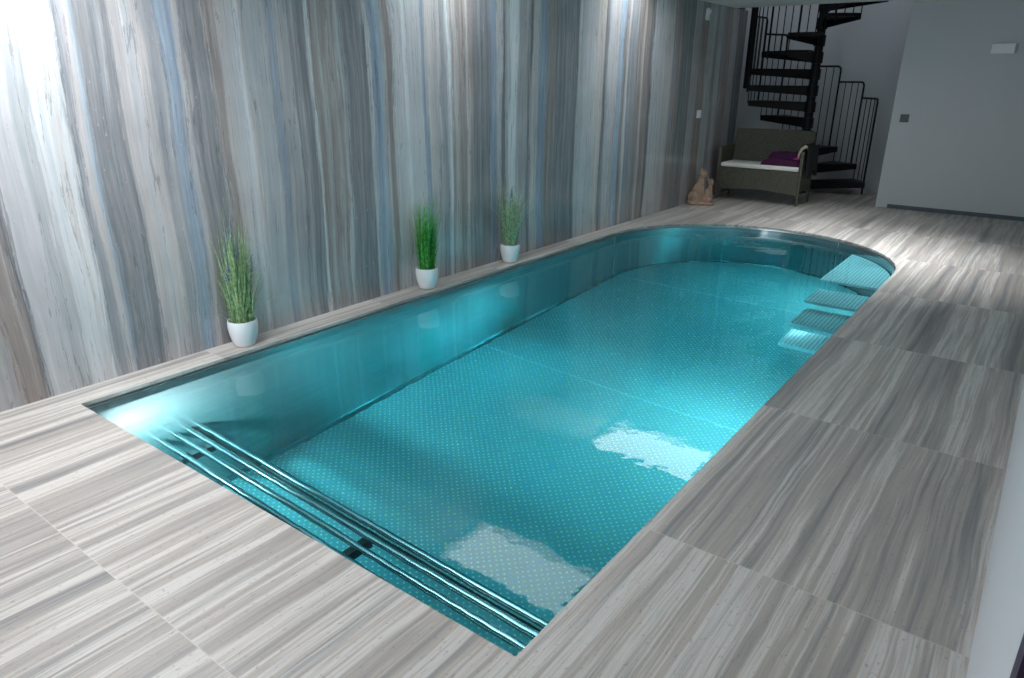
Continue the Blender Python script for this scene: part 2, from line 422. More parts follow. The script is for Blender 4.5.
# ceiling with three skylights and the opening of the stairwell
SKY = [(-4.30, -2.84, 0.85, 1.75), (-4.30, -2.84, 4.52, 5.27), (-4.30, -2.84, 7.52, 8.40)]
holes = [[(x0, y0), (x1, y0), (x1, y1), (x0, y1)] for x0, x1, y0, y1 in SKY]
bm = bmesh.new()
YE = 11.36
with_hole(bm, [(-4.61, -3.1), (2.2, -3.1), (2.2, BY + .12), (-2.06, BY + .12), (-2.06, YE), (-4.61, YE)], holes, H)
for f in bm.faces:
    if f.normal.z > 0: f.normal_flip()
# thickness seen at the stairwell edge
v = [bm.verts.new(p) for p in ((-4.61, YE, H), (-2.06, YE, H), (-2.06, YE, H + .3), (-4.61, YE, H + .3))]; bm.faces.new(v[::-1])
v = [bm.verts.new(p) for p in ((-2.06, YE, H), (-2.06, BY + .12, H), (-2.06, BY + .12, H + .3), (-2.06, YE, H + .3))]; bm.faces.new(v)
struct('ceiling', bm, M_ceil, 'white ceiling over the pool')
for i, (x0, x1, y0, y1) in enumerate(SKY):
    bm = bmesh.new(); t = .03; hh = .22
    for q in ((x0 - t, x0, y0 - t, y1 + t), (x1, x1 + t, y0 - t, y1 + t), (x0, x1, y0 - t, y0), (x0, x1, y1, y1 + t)):
        box(bm, q[0], q[1], q[2], q[3], H - .004, H + hh)
    w = struct('window_%d' % (i + 1), bm, M_frame, 'skylight in the ceiling beside the marble wall')
    bm = bmesh.new(); box(bm, x0, x1, y0, y1, H + .08, H + .10); obj('pane', bm, (M_sky1, M_sky, M_sky3)[i], w)
# roof over the stairwell upstairs
bm = bmesh.new(); box(bm, -4.8, -2.0, 11.0, 14.0, 5.4, 5.5); struct('ceiling_upper', bm, M_ceil)
bm = bmesh.new(); box(bm, -4.8, -2.0, 11.2, YE, H + .3, 5.4); struct('wall_upper', bm, M_grey)

# ---------------------------------------------------------------- swimming pool
pool = thing('swimming_pool', 'long stainless steel swimming pool with one round end, sunk in the stone deck', 'swimming pool', (XC, Y0, 0))
def P(name, bm, mat, smooth=False, par=None):
    """child of the pool built in world coordinates"""
    bmesh.ops.translate(bm, vec=-Vector((XC, Y0, 0)), verts=bm.verts)
    return obj(name, bm, mat, par or pool, smooth)
def world_floor(m): return m
prof = [(-.02, -.022), (-.02, -.034), (.006, -.034), (.008, -.038), (.008, -1.62), (.015, -1.655), (.032, -1.673), (.06, ZB)]
bm = bmesh.new(); rings = []
for d, z in prof: rings.append([bm.verts.new((x, y, z)) for x, y in outline(d)])
for ra, rb in zip(rings[3:], rings[4:]):
    n = len(ra)
    for i in range(n): bm.faces.new((ra[(i+1) % n], ra[i], rb[i], rb[(i+1) % n]))
P('pool_wall', bm, M_swall, True)
bm = bmesh.new(); rings = []
for d, z in prof[:4]: rings.append([bm.verts.new((x, y, z)) for x, y in outline(d)])
for ra, rb in zip(rings, rings[1:]):
    n = len(ra)
    for i in range(n): bm.faces.new((ra[(i+1) % n], ra[i], rb[i], rb[(i+1) % n]))
P('pool_rim', bm, M_rim)['label'] = 'thin steel lip under the edge of the stone'
bm = bmesh.new(); bm.faces.new([bm.verts.new((x, y, ZB)) for x, y in outline(.06)]); P('pool_floor', bm, M_sfloor)['label'] = 'studded steel pool bottom'
# weld seams on the rounded wall
for ang in (180, 62):
    a = math.radians(ang); bm = bmesh.new()
    x, y = XC + (RC - .009) * math.cos(a), YC + (RC - .009) * math.sin(a)
    tube(bm, [(x, y, -.04), (x, y, -1.62)], .004, 6); P('weld_seam', bm, M_rim)
# four hanging treads in the corner between the straight side and the round end
def tread(poly, zt, th=.05):
    bm = bmesh.new(); ngon_prism(bm, poly, zt - th, zt); return bm
arc = []
xl = -1.68
for i in range(15):
    a = math.radians(1 + 52.0 * i / 14)
    arc.append((XC + (RC - .02) * math.cos(a), YC + (RC - .02) * math.sin(a)))
polys = [([(xl, 7.41), (XR - .012, 7.41)] + arc, -.25), ([(-1.655, 6.83), (XR - .012, 6.83), (XR - .012, 7.32), (-1.655, 7.32)], -.50),
         ([(-1.64, 6.37), (XR - .012, 6.37), (XR - .012, 6.86), (-1.64, 6.86)], -.75), ([(-1.63, 6.06), (XR - .012, 6.06), (XR - .012, 6.46), (-1.63, 6.46)], -1.0)]
for poly, zt in polys:
    t_ = P('step_tread', tread(poly, zt), M_tread)
    bm = bmesh.new(); ya = poly[0][1]
    box(bm, poly[0][0] + .01, XR - .012, ya - .004, ya + .012, zt - .075, zt - .006); P('tread_edge', bm, M_rim, par=None)
# underwater bench of four tubes across the near end
ZT = -.8
tubes_y = (1.845, 1.945, 2.03, 2.105)
for yy in tubes_y:
    bm = bmesh.new(); tube(bm, [(XL + .012, yy, ZT), (-3, yy, ZT), (-2, yy, ZT), (XR - .012, yy, ZT)], .021, 14)
    P('bench_tube', bm, M_tube, True)
for xx in (-3.86, -2.44):
    bm = bmesh.new(); box(bm, xx - .024, xx + .024, 1.82, 2.04, ZT - .10, ZT - .018); bevel(bm, .004); P('bench_bracket', bm, M_dark)
bm = bmesh.new(); box(bm, XL + .012, XR - .012, 2.05, 2.085, ZT - .05, ZT - .03); P('bench_beam', bm, M_dark)
# round lamps; the far-end one is added, hidden under a tread, for its light
def lamp(x, y, z, nx, ny):
    bm = bmesh.new(); lathe(bm, [(0, .012), (.06, .012), (.075, .012), (.085, .006), (.085, 0)], 28)
    rot = Vector((nx, ny, 0)).to_track_quat('Z', 'Y').to_matrix().to_4x4()
    bmesh.ops.transform(bm, matrix=Matrix.Translation((x, y, z)) @ rot, verts=bm.verts)
    l = P('lamp_ring', bm, M_rim, True)
    bm = bmesh.new(); lathe(bm, [(0, .016), (.06, .016), (.062, .010)], 28)
    bmesh.ops.transform(bm, matrix=Matrix.Translation((x, y, z)) @ rot, verts=bm.verts)
    obj_ = P('lamp_glass', bm, M_led, True); obj_.parent = l
LAMPS = [(-3.74, Y0 + .012, -.34, -.3, 1, 70, -.1, 160), (XR - .012, 4.9, -.60, -1, 0, 46, -.75, 150), (XR - .012, 7.0, -.95, -.72, -.60, 26, -.0, 34), (XC + (RC-.012)*math.cos(math.radians(20)), YC + (RC-.012)*math.sin(math.radians(20)), -.62, -.94, -.34, 24, -.65, 150)]
for x, y, z, nx, ny, e, tilt, spr in LAMPS:
    lamp(x, y, z, nx, ny)
    ld = bpy.data.lights.new('pool_lamp_light', 'AREA'); ld.shape = 'DISK'; ld.size = .12; ld.energy = e; ld.color = (.85, .98, 1); ld.spread = math.radians(spr)
    lo = bpy.data.objects.new('pool_lamp_light', ld); C.objects.link(lo); lo.location = (x + nx * .03, y + ny * .03, z)
    lo.rotation_euler = Vector((nx, ny, tilt)).to_track_quat('-Z', 'Y').to_euler()
# inlet nozzle at the far end
bm = bmesh.new(); a = math.radians(103)
lathe(bm, [(0, .03), (.03, .03), (.045, .02), (.055, 0)], 20)
q = Vector((-math.cos(a), -math.sin(a), 0)).to_track_quat('Z', 'Y').to_matrix().to_4x4()
bmesh.ops.transform(bm, matrix=Matrix.Translation((XC + (RC - .012) * math.cos(a), YC + (RC - .012) * math.sin(a), -.32)) @ q, verts=bm.verts)
P('inlet_nozzle', bm, M_dark, True)

# water: one body that reaches the steel on every side
bm = bmesh.new(); ngon_prism(bm, outline(-.06), ZB - .1, ZW)
bm.normal_update()
bmesh.ops.split(bm, geom=[f_ for f_ in bm.faces if f_.normal.z > .9])
tag(obj('water', bm, M_water), 'clear turquoise water filling the swimming pool', 'water', kind='stuff')
for p_ in bpy.data.objects['water'].data.polygons: p_.use_smooth = p_.normal.z > .9

# ---------------------------------------------------------------- potted grasses
def blades(bm, n, hmin, hmax, spread, w, droop, r0=.055, seed=0):
    rnd = random.Random(seed)
    for i in range(n):
        a = rnd.uniform(0, 2*PI); r = r0 * math.sqrt(rnd.random())
        hh = rnd.uniform(hmin, hmax) * (1 - .25 * rnd.random() ** 2)
        s = spread * (.15 + rnd.random() ** 1.4)
        a2 = a + rnd.uniform(-.6, .6)
        dx, dy = math.cos(a2) * s, math.sin(a2) * s
        # keep clear of the wall behind (local -x)
        if dx < 0: dx *= .35
        wob = rnd.uniform(-.012, .012)
        seg = 7; px = -math.sin(a2 + rnd.uniform(-.9, .9)); py = math.cos(a2 + rnd.uniform(-.9, .9))
        L = math.hypot(px, py) or 1; px /= L; py /= L
        prev = None
        dr = droop * rnd.random() ** 2
        for k in range(seg + 1):
            t = k / seg
            x = r * math.cos(a) + dx * t ** 1.7 + wob * math.sin(t * 6); y = r * math.sin(a) + dy * t ** 1.7 + wob * math.cos(t * 5)
            z = .155 + 1.16 * hh * (t - dr * t ** 3)
            x = max(x, -.105)
            ww = w * (1 - t) ** .7 * (.6 + .8 * min(1, t * 3)) / 1.2 + .0004
            l = bm.verts.new((x - px * ww, y - py * ww, z)); rr = bm.verts.new((x + px * ww, y + py * ww, z))
            if prev: bm.faces.new((prev[0], prev[1], rr, l))
            prev = (l, rr)
def spike(bm, x, y, z, h, lean, rnd):
    for k in range(26):
        t = k / 26; cz = z + h * t; r = .010 * (1 - .6 * t)
        a = rnd.uniform(0, 2*PI)
        bmesh.ops.create_icosphere(bm, subdivisions=1, radius=.0068 * (1 - .4 * t), matrix=Matrix.Translation((x + lean[0] * t + r * math.cos(a), y + lean[1] * t + r * math.sin(a), cz)))
def leafmat(name, a, b):
    n = NT(name); tc = n.n('ShaderNodeTexCoord'); f = n.noise(tc.outputs['Object'], 38, 2)
    c = n.ramp(f, [(.3, a), (.68, b)]); n.pbsdf(Base_Color=c, Roughness=.5); return n.m
G1 = leafmat('sage_grass', srgb(66, 118, 76), srgb(176, 204, 148))
G2 = leafmat('bright_grass', srgb(22, 104, 44), srgb(92, 190, 78))
G3 = leafmat('pale_grass', srgb(100, 142, 104), srgb(200, 218, 178))
FL = leafmat('lavender_blue', srgb(62, 76, 120), srgb(128, 136, 170))
def potted(loc, label, kind):
    t = thing('potted_grass', label, 'potted plant', loc, random.uniform(-.1, .1), 'white pots of grass along the marble wall')
    bm = bmesh.new()
    lathe(bm, [(0, 0), (.062, 0), (.074, .006), (.088, .04), (.100, .09), (.106, .135), (.106, .165), (.102, .188), (.097, .188), (.096, .16), (.096, .15)], 48)
    obj('pot', bm, M_pot, t, True)
    bm = bmesh.new(); lathe(bm, [(0, .152), (.096, .150)], 32); obj('soil', bm, M_soil, t)
    bm = bmesh.new()
    if kind == 0:
        blades(bm, 170, .30, .66, .12, .0042, .06, .075, 1); blades(bm, 50, .15, .40, .26, .0026, .45, .08, 2); blades(bm, 40, .5, .78, .09, .0032, .05, .05, 6); m = G1
    elif kind == 1:
        blades(bm, 170, .26, .60, .10, .0052, .02, .075, 3); blades(bm, 26, .40, .68, .16, .0036, .05, .07, 4); m = G2
    else:
        blades(bm, 150, .30, .66, .16, .0040, .14, .072, 5); blades(bm, 80, .3, .66, .36, .0028, .5, .07, 8); m = G3
    obj('grass_blades', bm, m, t)
    if kind != 1:
        rnd = random.Random(11 + kind)
        for (x, y, z, h) in ([(.0, -.05, .64, .17), (.0, .0, .74, .16), (-.02, .03, .62, .14), (.03, .095, .52, .12), (.04, -.10, .50, .14), (0, -.03, .46, .10), (-.03,.01,.68,.16)] if kind == 0 else [(-.02, .07, .62, .14), (.02, -.02, .66, .12), (.0, .10, .52, .10), (-.02, -.07, .58, .10)]):
            bm = bmesh.new(); spike(bm, x, y, z, h, (0, rnd.uniform(-.04, .04)), rnd)
            tube(bm, [(x * .4, y * .4, .15), (x * .7, y * .7, .3), (x, y, z + .02)], .0018, 5)
            obj('flower_spike', bm, FL, t)
    t.scale = (.94, .94, .97)
    return t
potted((-4.245, 2.58, 0), 'white pot of tall sage green grass with blue spikes, nearest the camera on the ledge', 0)
potted((-4.245, 4.41, 0), 'white pot of upright bright green grass, middle one on the ledge', 1)
potted((-4.245, 5.62, 0), 'white pot of pale wispy grass with arching tips, farthest from the camera', 2)

# ---------------------------------------------------------------- cat statue
def skin(name, joints, links, mat, parent=None, sub=2):
    me = bpy.data.meshes.new(name); me.from_pydata([j[:3] for j in joints], links, []); me.update()
    o = bpy.data.objects.new(name, me); C.objects.link(o)
    m = o.modifiers.new('Skin', 'SKIN'); m.use_smooth_shade = True
    for i, j in enumerate(joints):
        sv = me.skin_vertices[0].data[i]; sv.radius = (j[3], j[3] if len(j) < 5 else j[4])
        sv.use_root = (i == 0)
    s = o.modifiers.new('Sub', 'SUBSURF'); s.levels = sub; s.render_levels = sub
    dg = bpy.context.evaluated_depsgraph_get(); me2 = bpy.data.meshes.new_from_object(o.evaluated_get(dg))
    bpy.data.objects.remove(o)
    bm = bmesh.new(); bm.from_mesh(me2); bpy.data.meshes.remove(me2)
    return bm
def ell(bm, c, r, rot=(0, 0, 0), sub=3):
    m = Matrix.Translation(c) @ Matrix.Rotation(rot[2], 4, 'Z') @ Matrix.Rotation(rot[1], 4, 'Y') @ Matrix.Rotation(rot[0], 4, 'X') @ Matrix.Diagonal((*r, 1))
    bmesh.ops.create_icosphere(bm, subdivisions=sub, radius=1, matrix=m)
def cone(bm, c, r, h, rot=(0, 0, 0)):
    m = Matrix.Translation(c) @ Matrix.Rotation(rot[2], 4, 'Z') @ Matrix.Rotation(rot[1], 4, 'Y') @ Matrix.Rotation(rot[0], 4, 'X')
    bmesh.ops.create_cone(bm, cap_ends=True, segments=12, radius1=r, radius2=.003, depth=h, matrix=m)
def remesh(bm, vox, smooth=2):
    me = bpy.data.meshes.new('tmp'); bm.to_mesh(me); bm.free()
    o = bpy.data.objects.new('tmp', me); C.objects.link(o)
    r = o.modifiers.new('r', 'REMESH'); r.mode = 'VOXEL'; r.voxel_size = vox; r.use_smooth_shade = True
    s = o.modifiers.new('s', 'SMOOTH'); s.iterations = smooth; s.factor = .5
    dg = bpy.context.evaluated_depsgraph_get(); me2 = bpy.data.meshes.new_from_object(o.evaluated_get(dg))
    bpy.data.objects.remove(o)
    b = bmesh.new(); b.from_mesh(me2); bpy.data.meshes.remove(me2); return b
# a seated mother cat facing right with a kitten against her chest; local +x = her front
cat = thing('cat_statue', 'brown stone statue of a seated cat with kitten by the marble wall', 'statue', (-4.205, 10.24, 0), math.radians(37))
def catmesh(s, head_turn=0, young=False):
    bm = bmesh.new()
    k = s
    ell(bm, (-.055*k, 0, .085*k), (.085*k, .075*k, .082*k))             # haunches
    ell(bm, (-.025*k, 0, .17*k), (.066*k, .062*k, .115*k), (0, math.radians(18), 0))  # torso
    ell(bm, (.01*k, 0, .245*k), (.048*k, .052*k, .085*k), (0, math.radians(6), 0))
    ell(bm, (.018*k, 0, .315*k), (.036*k, .038*k, .055*k))               # neck
    ell(bm, (.03*k, 0, .375*k), (.056*k, .052*k, .05*k))                 # head
    ell(bm, (.072*k, 0, .360*k), (.028*k, .028*k, .022*k))               # muzzle
    for sgn in (-1, 1):
        cone(bm, (.012*k, .033*k*sgn, .425*k), .022*k, .06*k, (math.radians(-12*sgn), 0, 0))
        ell(bm, (-.035*k, .065*k*sgn, .07*k), (.068*k, .032*k, .066*k))  # thigh
        ell(bm, (.03*k, .062*k*sgn, .018*k), (.05*k, .022*k, .018*k))    # hind paw
        tube(bm, [(.025*k, .028*k*sgn, .22*k), (.045*k, .030*k*sgn, .12*k), (.05*k, .030*k*sgn, .02*k)], [.026*k, .020*k, .018*k], 10)
        ell(bm, (.068*k, .030*k*sgn, .016*k), (.032*k, .019*k, .016*k))  # front paw
    tube(bm, [(-.13*k, 0, .03*k), (-.12*k, -.07*k, .022*k), (-.05*k, -.115*k, .02*k), (.03*k, -.105*k, .02*k), (.07*k, -.085*k, .018*k)], [.022*k, .022*k, .02*k, .018*k, .012*k], 10)
    return bm
bm = catmesh(1.18)
obj('mother_cat', remesh(bm, .006), M_cat, cat, True)
bm = catmesh(.86)
bmesh.ops.transform(bm, matrix=Matrix.Translation((.135, -.03, 0)) @ Matrix.Rotation(math.radians(25), 4, 'Z'), verts=bm.verts)
obj('kitten', remesh(bm, .005), M_cat, cat, True)

# ---------------------------------------------------------------- wicker bench
BX0, BX1, BYF, BYB = -4.235, -2.965, 10.93, 11.52
bench = thing('wicker_bench', 'dark olive wicker two-seat garden bench in front of the spiral stairs', 'bench', ((BX0+BX1)/2, (BYF+BYB)/2, 0))
bw = (BX1 - BX0) / 2; bd = (BYB - BYF) / 2
def strip(bm, pts, th):
    """vertical-ish panel through outline points given as (a,b,c) quads, thickness along normal"""
    pass
for sx in (-1, 1):
    bm = bmesh.new(); tube(bm, [(sx * (bw - .012), -bd + .012, 0), (sx * (bw - .012), -bd + .012, .78)], .015, 10); obj('leg', bm, M_wfr, bench, True)
    bm = bmesh.new(); tube(bm, [(sx * (bw - .012), bd - .012, 0), (sx * (bw - .012), bd - .02, .5), (sx * (bw - .03), bd + .02, .9)], .015, 10); obj('leg', bm, M_wfr, bench, True)
    bm = bmesh.new()   # arm panel with a softly sloping top
    side = [(-bd + .01, .20), (bd - .01, .20), (bd - .01, .80), (0, .80), (-bd + .05, .79), (-bd + .01, .76)]
    for_ = []
    lo = [bm.verts.new((sx * bw - sx * .008, y, z)) for y, z in side]; hi = [bm.verts.new((sx * (bw - .045), y, z)) for y, z in side]
    bm.faces.new(lo); bm.faces.new(hi[::-1])
    for i in range(len(side)): bm.faces.new((lo[i], lo[(i+1) % len(side)], hi[(i+1) % len(side)], hi[i]))
    bmesh.ops.recalc_face_normals(bm, faces=bm.faces); obj('armrest', bm, M_wick, bench)
# front panel with arched lower edge
bm = bmesh.new(); N = 16; fl, bk = [], []
for i in range(N + 1):
    t = i / N; x = -bw + .03 + (2*bw - .06) * t; zb = .15 + .045 * math.sin(PI * t)
    for y, L in ((-bd + .006, fl), (-bd + .03, bk)):
        L.append((bm.verts.new((x, y, zb)), bm.verts.new((x, y, .49))))
for i in range(N):
    bm.faces.new((fl[i][0], fl[i+1][0], fl[i+1][1], fl[i][1])); bm.faces.new((bk[i+1][0], bk[i][0], bk[i][1], bk[i+1][1]))
    bm.faces.new((fl[i][1], fl[i+1][1], bk[i+1][1], bk[i][1])); bm.faces.new((fl[i+1][0], fl[i][0], bk[i][0], bk[i+1][0]))
obj('front_panel', bm, M_wick, bench)
bm = bmesh.new(); box(bm, -bw + .045, bw - .045, -bd + .03, bd - .04, .44, .49); obj('seat_base', bm, M_wick, bench)
bm = bmesh.new()  # leaning back with a slightly bowed top edge
N = 14; A = []
for i in range(N + 1):
    t = i / N; x = -bw + .035 + (2*bw - .07) * t; ztop = 1.035 + .012 * math.sin(PI * t)
    A.append([bm.verts.new((x, bd - .10, .40)), bm.verts.new((x, bd + .00, ztop)), bm.verts.new((x, bd + .035, ztop - .005)), bm.verts.new((x, bd - .05, .40))])
for i in range(N):
    for k in range(4): bm.faces.new((A[i][k], A[i+1][k], A[i+1][(k+1) % 4], A[i][(k+1) % 4]))
bm.faces.new(A[0]); bm.faces.new(A[-1][::-1]); bmesh.ops.recalc_face_normals(bm, faces=bm.faces)
obj('backrest', bm, M_wick, bench)
bm = bmesh.new(); box(bm, -bw + .05, bw - .05, -bd + .005, bd - .10, .495, .562); bevel(bm, .018, 3)
cu = obj('seat_cushion', bm, M_cush, None, True); cu.location = bench.location
tag(cu, 'flat ivory seat cushion lying on the wicker bench', 'cushion')
# folded blanket
bx, by = bench.location.x, bench.location.y
def folded(bm, x0, x1, y0, y1, z0, z1, seed, amp=.012, nx=18, ny=10):
    rnd = random.Random(seed); ph = [rnd.uniform(0, 6) for _ in range(6)]
    top, bot = [], []
    for i in range(nx + 1):
        for j in range(ny + 1):
            u, v = i / nx, j / ny
            ex = min(u, 1-u, v, 1-v); rnd_ = min(1, ex / .10) ** .5
            x = x0 + (x1 - x0) * u; y = y0 + (y1 - y0) * v
            h = amp * (math.sin(u * 9 + ph[0]) * math.sin(v * 6 + ph[1]) + .6 * math.sin(u * 17 + ph[2] + v * 4))
            top.append(bm.verts.new((x, y, z0 + (z1 - z0 + h) * (.25 + .75 * rnd_)))); bot.append(bm.verts.new((x, y, z0)))
    I = lambda i, j: i * (ny + 1) + j
    for i in range(nx):
        for j in range(ny):
            bm.faces.new((top[I(i,j)], top[I(i+1,j)], top[I(i+1,j+1)], top[I(i,j+1)]))
            bm.faces.new((bot[I(i,j)], bot[I(i,j+1)], bot[I(i+1,j+1)], bot[I(i+1,j)]))
    for i in range(nx):
        bm.faces.new((top[I(i,0)], bot[I(i,0)], bot[I(i+1,0)], top[I(i+1,0)])); bm.faces.new((top[I(i+1,ny)], bot[I(i+1,ny)], bot[I(i,ny)], top[I(i,ny)]))
    for j in range(ny):
        bm.faces.new((top[I(0,j+1)], bot[I(0,j+1)], bot[I(0,j)], top[I(0,j)])); bm.faces.new((top[I(nx,j)], bot[I(nx,j)], bot[I(nx,j+1)], top[I(nx,j+1)]))
bl = thing('folded_blanket', 'dark purple blanket folded on the right half of the bench cushion', 'blanket', (bx, by, .564))
bm = bmesh.new(); folded(bm, .02, .575, -.27, .12, 0, .09, 3); obj('lower_fold', bm, M_purple, bl, True)
bm = bmesh.new(); folded(bm, .09, .575, -.16, .16, .092, .175, 5, .012)
obj('upper_fold', bm, M_purple, bl, True)
bm = bmesh.new(); folded(bm, .47, .565, -.22, -.12, .098, .12, 8, .003, 6, 5); e_ = obj('pink_hem', bm, M_pink, bl, True); e_['label'] = 'small pink corner of the blanket'
# garment hung over the right arm
M_garm = plain('navy_cloth', (.006, .007, .010, 1), .9, 0, 30, .3, .3); M_lin = plain('pale_lining', (.42, .36, .26, 1), .85, 0, 25, .15)
gar = thing('draped_jacket', 'dark jacket with a pale collar draped over the right arm of the bench', 'clothing', (bx + bw, by, .80))
def drape(bm, x_in, x_out, y0, y1, z_in, z_out, th=.02, seed=1):
    rnd = random.Random(seed); N = 12; Mx = 10; rows = []
    prof_ = []
    for k in range(N + 1):
        t = k / N
        if t < .35: s = t / .35; prof_.append((x_in + (-.055 - x_in) * 0 + 0, z_in * (1 - s) + .012 * s))
        elif t < .6: s = (t - .35) / .25; a = PI * (1 - s); prof_.append((x_in + (x_out - x_in) * (.5 + .5 * math.cos(a)), .012 + .022 * math.sin(a)))
        else: s = (t - .6) / .4; prof_.append((x_out + .02 * s, .012 + (z_out - .012) * s))
    g = []
    for j in range(Mx + 1):
        v = j / Mx; y = y0 + (y1 - y0) * v; w = .008 * math.sin(v * 13 + seed)
        g.append([(bm.verts.new((x + (w if x > -.02 else -w*.3), y, z * (1 + .15 * math.sin(v * 7 + seed)))), bm.verts.new((x * 1.0 + (th if x > -.02 else 0) * .8, y, z * (1 + .15 * math.sin(v * 7 + seed)) + (th if -.2 < z < .05 and abs(z) < .03 else 0)))) for x, z in prof_])
    for j in range(Mx):
        for k in range(N):
            a_, b_, c_, d_ = g[j][k], g[j][k+1], g[j+1][k+1], g[j+1][k]
            bm.faces.new((a_[1], b_[1], c_[1], d_[1])); bm.faces.new((d_[0], c_[0], b_[0], a_[0]))
    for j in range(Mx):
        for k in (0, N): bm.faces.new((g[j][k][0], g[j][k][1], g[j+1][k][1], g[j+1][k][0]))
    for k in range(N):
        for j in (0, Mx): bm.faces.new((g[j][k][0], g[j][k+1][0], g[j][k+1][1], g[j][k][1]))
    bmesh.ops.recalc_face_normals(bm, faces=bm.faces)
bm = bmesh.new(); drape(bm, -.062, .02, -.24, .24, -.10, -.34, .05, 1); obj('jacket_body', bm, M_garm, gar, True)
bm = bmesh.new()
tube(bm, [(-.085, -.255, -.11), (-.075, -.262, -.04), (-.045, -.262, .025), (-.005, -.26, .055), (.025, -.25, .05)], [.012, .018, .022, .026, .018], 10)
obj('collar', bm, M_lin, gar, True)['label'] = 'pale beige collar'


# ---------------------------------------------------------------- spiral staircase
st = thing('spiral_staircase', 'black steel spiral staircase in the rounded alcove behind the bench', 'staircase', (PX, PY, 0), math.radians(15.25))
bm = bmesh.new(); lathe(bm, [(0, 0), (.14, 0), (.14, .012), (.065, .014), (.065, 3.3), (0, 3.3)], 28); obj('centre_pole', bm, M_black, st, True)
STEP = math.radians(26.5); R_ = 1.0; RISE = .245; ZK = .205
def start(k): return math.radians(5) + STEP * (k - 1)
def pol(r, a, z): return (r * math.cos(a), r * math.sin(a), z)
def tread_bm(k):
    bm = bmesh.new(); a0_, a1_ = start(k), start(k) + math.radians(29.5); z = ZK + RISE * (k - 1); th = .045
    n = 6; top, bot = [], []
    for i in range(n + 1):
        a = a0_ + (a1_ - a0_) * i / n
        top.append((bm.verts.new(pol(.06, a, z)), bm.verts.new(pol(R_, a, z)))); bot.append((bm.verts.new(pol(.06, a, z - th)), bm.verts.new(pol(R_, a, z - th))))
    for i in range(n):
        bm.faces.new((top[i][0], top[i][1], top[i+1][1], top[i+1][0])); bm.faces.new((bot[i+1][0], bot[i+1][1], bot[i][1], bot[i][0]))
        bm.faces.new((top[i][1], bot[i][1], bot[i+1][1], top[i+1][1]))
    for i in (0, n): bm.faces.new((top[i][0], bot[i][0], bot[i][1], top[i][1]))
    # folded front and rear flanges, deep at the hub and shallow at the rim
    for a in (a0_, a1_):
        nx, ny = -math.sin(a) * .006, math.cos(a) * .006
        q = [(.06, z - .01), (R_, z - .01), (R_, z - .085), (.06, z - .15)]
        f1 = [bm.verts.new((r * math.cos(a) + nx, r * math.sin(a) + ny, zz)) for r, zz in q]; f2 = [bm.verts.new((r * math.cos(a) - nx, r * math.sin(a) - ny, zz)) for r, zz in q]
        bm.faces.new(f1); bm.faces.new(f2[::-1])
        for i in range(4): bm.faces.new((f1[i], f1[(i+1) % 4], f2[(i+1) % 4], f2[i]))
    bmesh.ops.recalc_face_normals(bm, faces=bm.faces)
    return bm
RP = R_ + .012
for k in range(1, 13):
    tr = obj('tread', tread_bm(k), M_black, st)
    z = ZK + RISE * (k - 1)
    bm = bmesh.new(); lathe(bm, [(.06, z - .16), (.085, z - .155), (.085, z + .005), (.06, z + .006)], 24); obj('hub_sleeve', bm, M_black, tr, True)
for k in range(1, 12):
    z = ZK + RISE * (k - 1); a = start(k) + math.radians(9); a2 = start(k + 1) + math.radians(9)
    zt = 1.49 + RISE * (k - 1); rc = .06
    zb = 0 if k == 1 else z - .11
    bm = bmesh.new()
    pts = [pol(RP, a, zb), pol(RP, a, z), pol(RP, a, zt - rc)]
    for q in range(1, 5):
        t = q / 4 * PI / 2
        pts.append(pol(RP, a + (rc - rc * math.cos(t)) / RP, zt - rc + rc * math.sin(t)))
    for q in range(1, 7): pts.append(pol(RP, a + rc/RP + (a2 - a - rc/RP) * q / 6, zt))
    tube(bm, pts, .016, 10); obj('railing_frame', bm, M_black, st, True)
    for q in (1, 2, 3):
        aa = a + (a2 - a) * q / 4; bm = bmesh.new()
        tube(bm, [pol(RP, aa, z - .04), pol(RP, aa, zt)], .0075, 8); obj('baluster', bm, M_black, st, True)
    
bm = bmesh.new(); a = math.radians(176); tube(bm, [pol(RP + .03, a, 1.62), pol(RP + .03, a, 3.2)], .035, 12); obj('support_post', bm, M_black, st, True)
bm = bmesh.new(); a = math.radians(196); tube(bm, [pol(RP, a, 1.62), pol(RP, a, 3.2)], .018, 12); obj('railing_post', bm, M_black, st, True)

# ---------------------------------------------------------------- small fittings on the walls
t = thing('light_switch', 'small square black light switch on the white back wall', 'light switch', (-1.89, BY, 1.262))
bm = bmesh.new(); box(bm, -.056, .056, -.012, 0, -.054, .054); bevel(bm, .004); obj('cover_plate', bm, M_bplast, t)
bm = bmesh.new(); box(bm, -.028, .028, -.018, -.012, -.03, .03); bevel(bm, .003); obj('rocker', bm, M_bplast, t)
t = thing('wall_box', 'white rectangular box high on the white back wall', 'wall fixture', (-.888, BY, 2.16))
bm = bmesh.new(); box(bm, -.14, .12, -.05, 0, -.062, .062); bevel(bm, .008); obj('housing', bm, M_wplast, t)
bm = bmesh.new(); box(bm, .12, .145, -.045, 0, -.055, .055); bevel(bm, .006); obj('end_cap', bm, M_grille, t)
t = thing('wall_socket', 'small white socket on the marble wall above the cat statue', 'wall fixture', (WX, 10.31, 1.28))
bm = bmesh.new(); box(bm, 0, .012, -.07, .07, -.055, .055); bevel(bm, .004); obj('cover_plate', bm, M_wplast, t)
bm = bmesh.new(); box(bm, .012, .018, -.03, .03, -.03, .03); bevel(bm, .003); obj('insert', bm, M_wplast, t)
t = thing('ceiling_sensor', 'small round white sensor near the top of the marble wall', 'sensor', (WX, 10.29, 2.64))
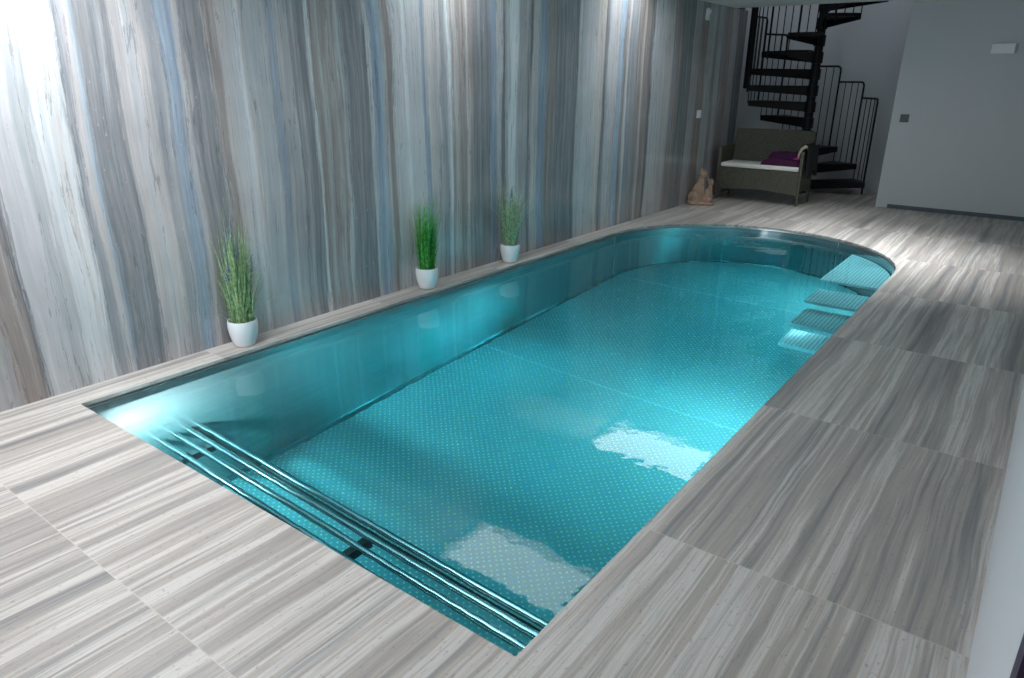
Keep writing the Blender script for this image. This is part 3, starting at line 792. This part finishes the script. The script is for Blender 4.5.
bm = bmesh.new(); lathe(bm, [(0, .05), (.03, .045), (.05, .02), (.05, 0)], 20); bmesh.ops.rotate(bm, cent=(0,0,0), matrix=Matrix.Rotation(PI/2, 3, 'Y'), verts=bm.verts); obj('dome', bm, M_wplast, t, True)
bm = bmesh.new(); box(bm, 0, .02, -.055, .055, -.11, -.02); bevel(bm, .004); obj('housing', bm, M_wplast, t)

# ---------------------------------------------------------------- light, world, camera
w = bpy.data.worlds.new('world'); sc.world = w; w.use_nodes = True
w.node_tree.nodes['Background'].inputs[0].default_value = (.6, .75, 1, 1); w.node_tree.nodes['Background'].inputs[1].default_value = .0
for (x0, x1, y0, y1), e in zip(SKY, (95, 85, 85)):
    pass
for x, y, e in ((-1.45, 8.35, 26), (-2.5, 9.9, 6)):
    t = thing('ceiling_spotlight', 'small round recessed spotlight in the ceiling over the far end of the pool', 'ceiling light', (x, y, H), 0, 'recessed ceiling spotlights')
    bm = bmesh.new(); lathe(bm, [(.155, -.002), (.165, -.010), (.185, -.006), (.19, 0)], 40); obj('trim_ring', bm, M_wplast, t, True)
    ld = bpy.data.lights.new('spot_beam', 'AREA'); ld.cycles.is_caustics_light = True; ld.shape = 'DISK'; ld.size = .30; ld.energy = e; ld.color = (.92, .97, 1); ld.spread = math.radians(75)
    lo = bpy.data.objects.new('spot_beam', ld); C.objects.link(lo); lo.location = (x, y, H - .012)
# daylight falling down the stairwell from the floor above
ld = bpy.data.lights.new('stairwell_daylight', 'AREA'); ld.shape = 'SQUARE'; ld.size = 1.2; ld.energy = 14; ld.color = (.95, .93, 1)
lo = bpy.data.objects.new('stairwell_daylight', ld); C.objects.link(lo); lo.location = (-3.4, 12.4, 5.3)

f, yaw, pitch, roll = 710.376, -.642835, .352050, .008941
cy, sy, cp, sp_, cr, sr = math.cos(yaw), math.sin(yaw), math.cos(pitch), math.sin(pitch), math.cos(roll), math.sin(roll)
fw = Vector((sy * cp, cy * cp, -sp_)); rt = Vector((cy, -sy, 0)); up = rt.cross(fw)
rt2 = rt * cr + up * sr; up2 = -rt * sr + up * cr
cam = bpy.data.cameras.new('camera'); co = bpy.data.objects.new('camera', cam); C.objects.link(co)
cam.sensor_width = 36; cam.lens = f / 1024 * 36; cam.clip_start = .05
m = Matrix((rt2, up2, -fw)).transposed().to_4x4(); m.translation = (0, 0, 1.75); co.matrix_world = m
sc.camera = co
sc.view_settings.view_transform = 'Standard'; sc.view_settings.look = 'None'; sc.view_settings.exposure = .38; sc.view_settings.gamma = 1
sc.view_settings.use_curve_mapping = False
cy_ = sc.cycles
for o in bpy.data.objects:
    if o.name == 'water': o.cycles.is_caustics_caster = True
    if o.name.startswith(('step_tread', 'pool_floor')): o.cycles.is_caustics_receiver = True
cy_.use_denoising = True; cy_.denoiser = 'OPENIMAGEDENOISE'
cy_.caustics_refractive = True; cy_.caustics_reflective = False
cy_.max_bounces = 12; cy_.diffuse_bounces = 5; cy_.glossy_bounces = 6; cy_.transmission_bounces = 10; cy_.sample_clamp_indirect = 6
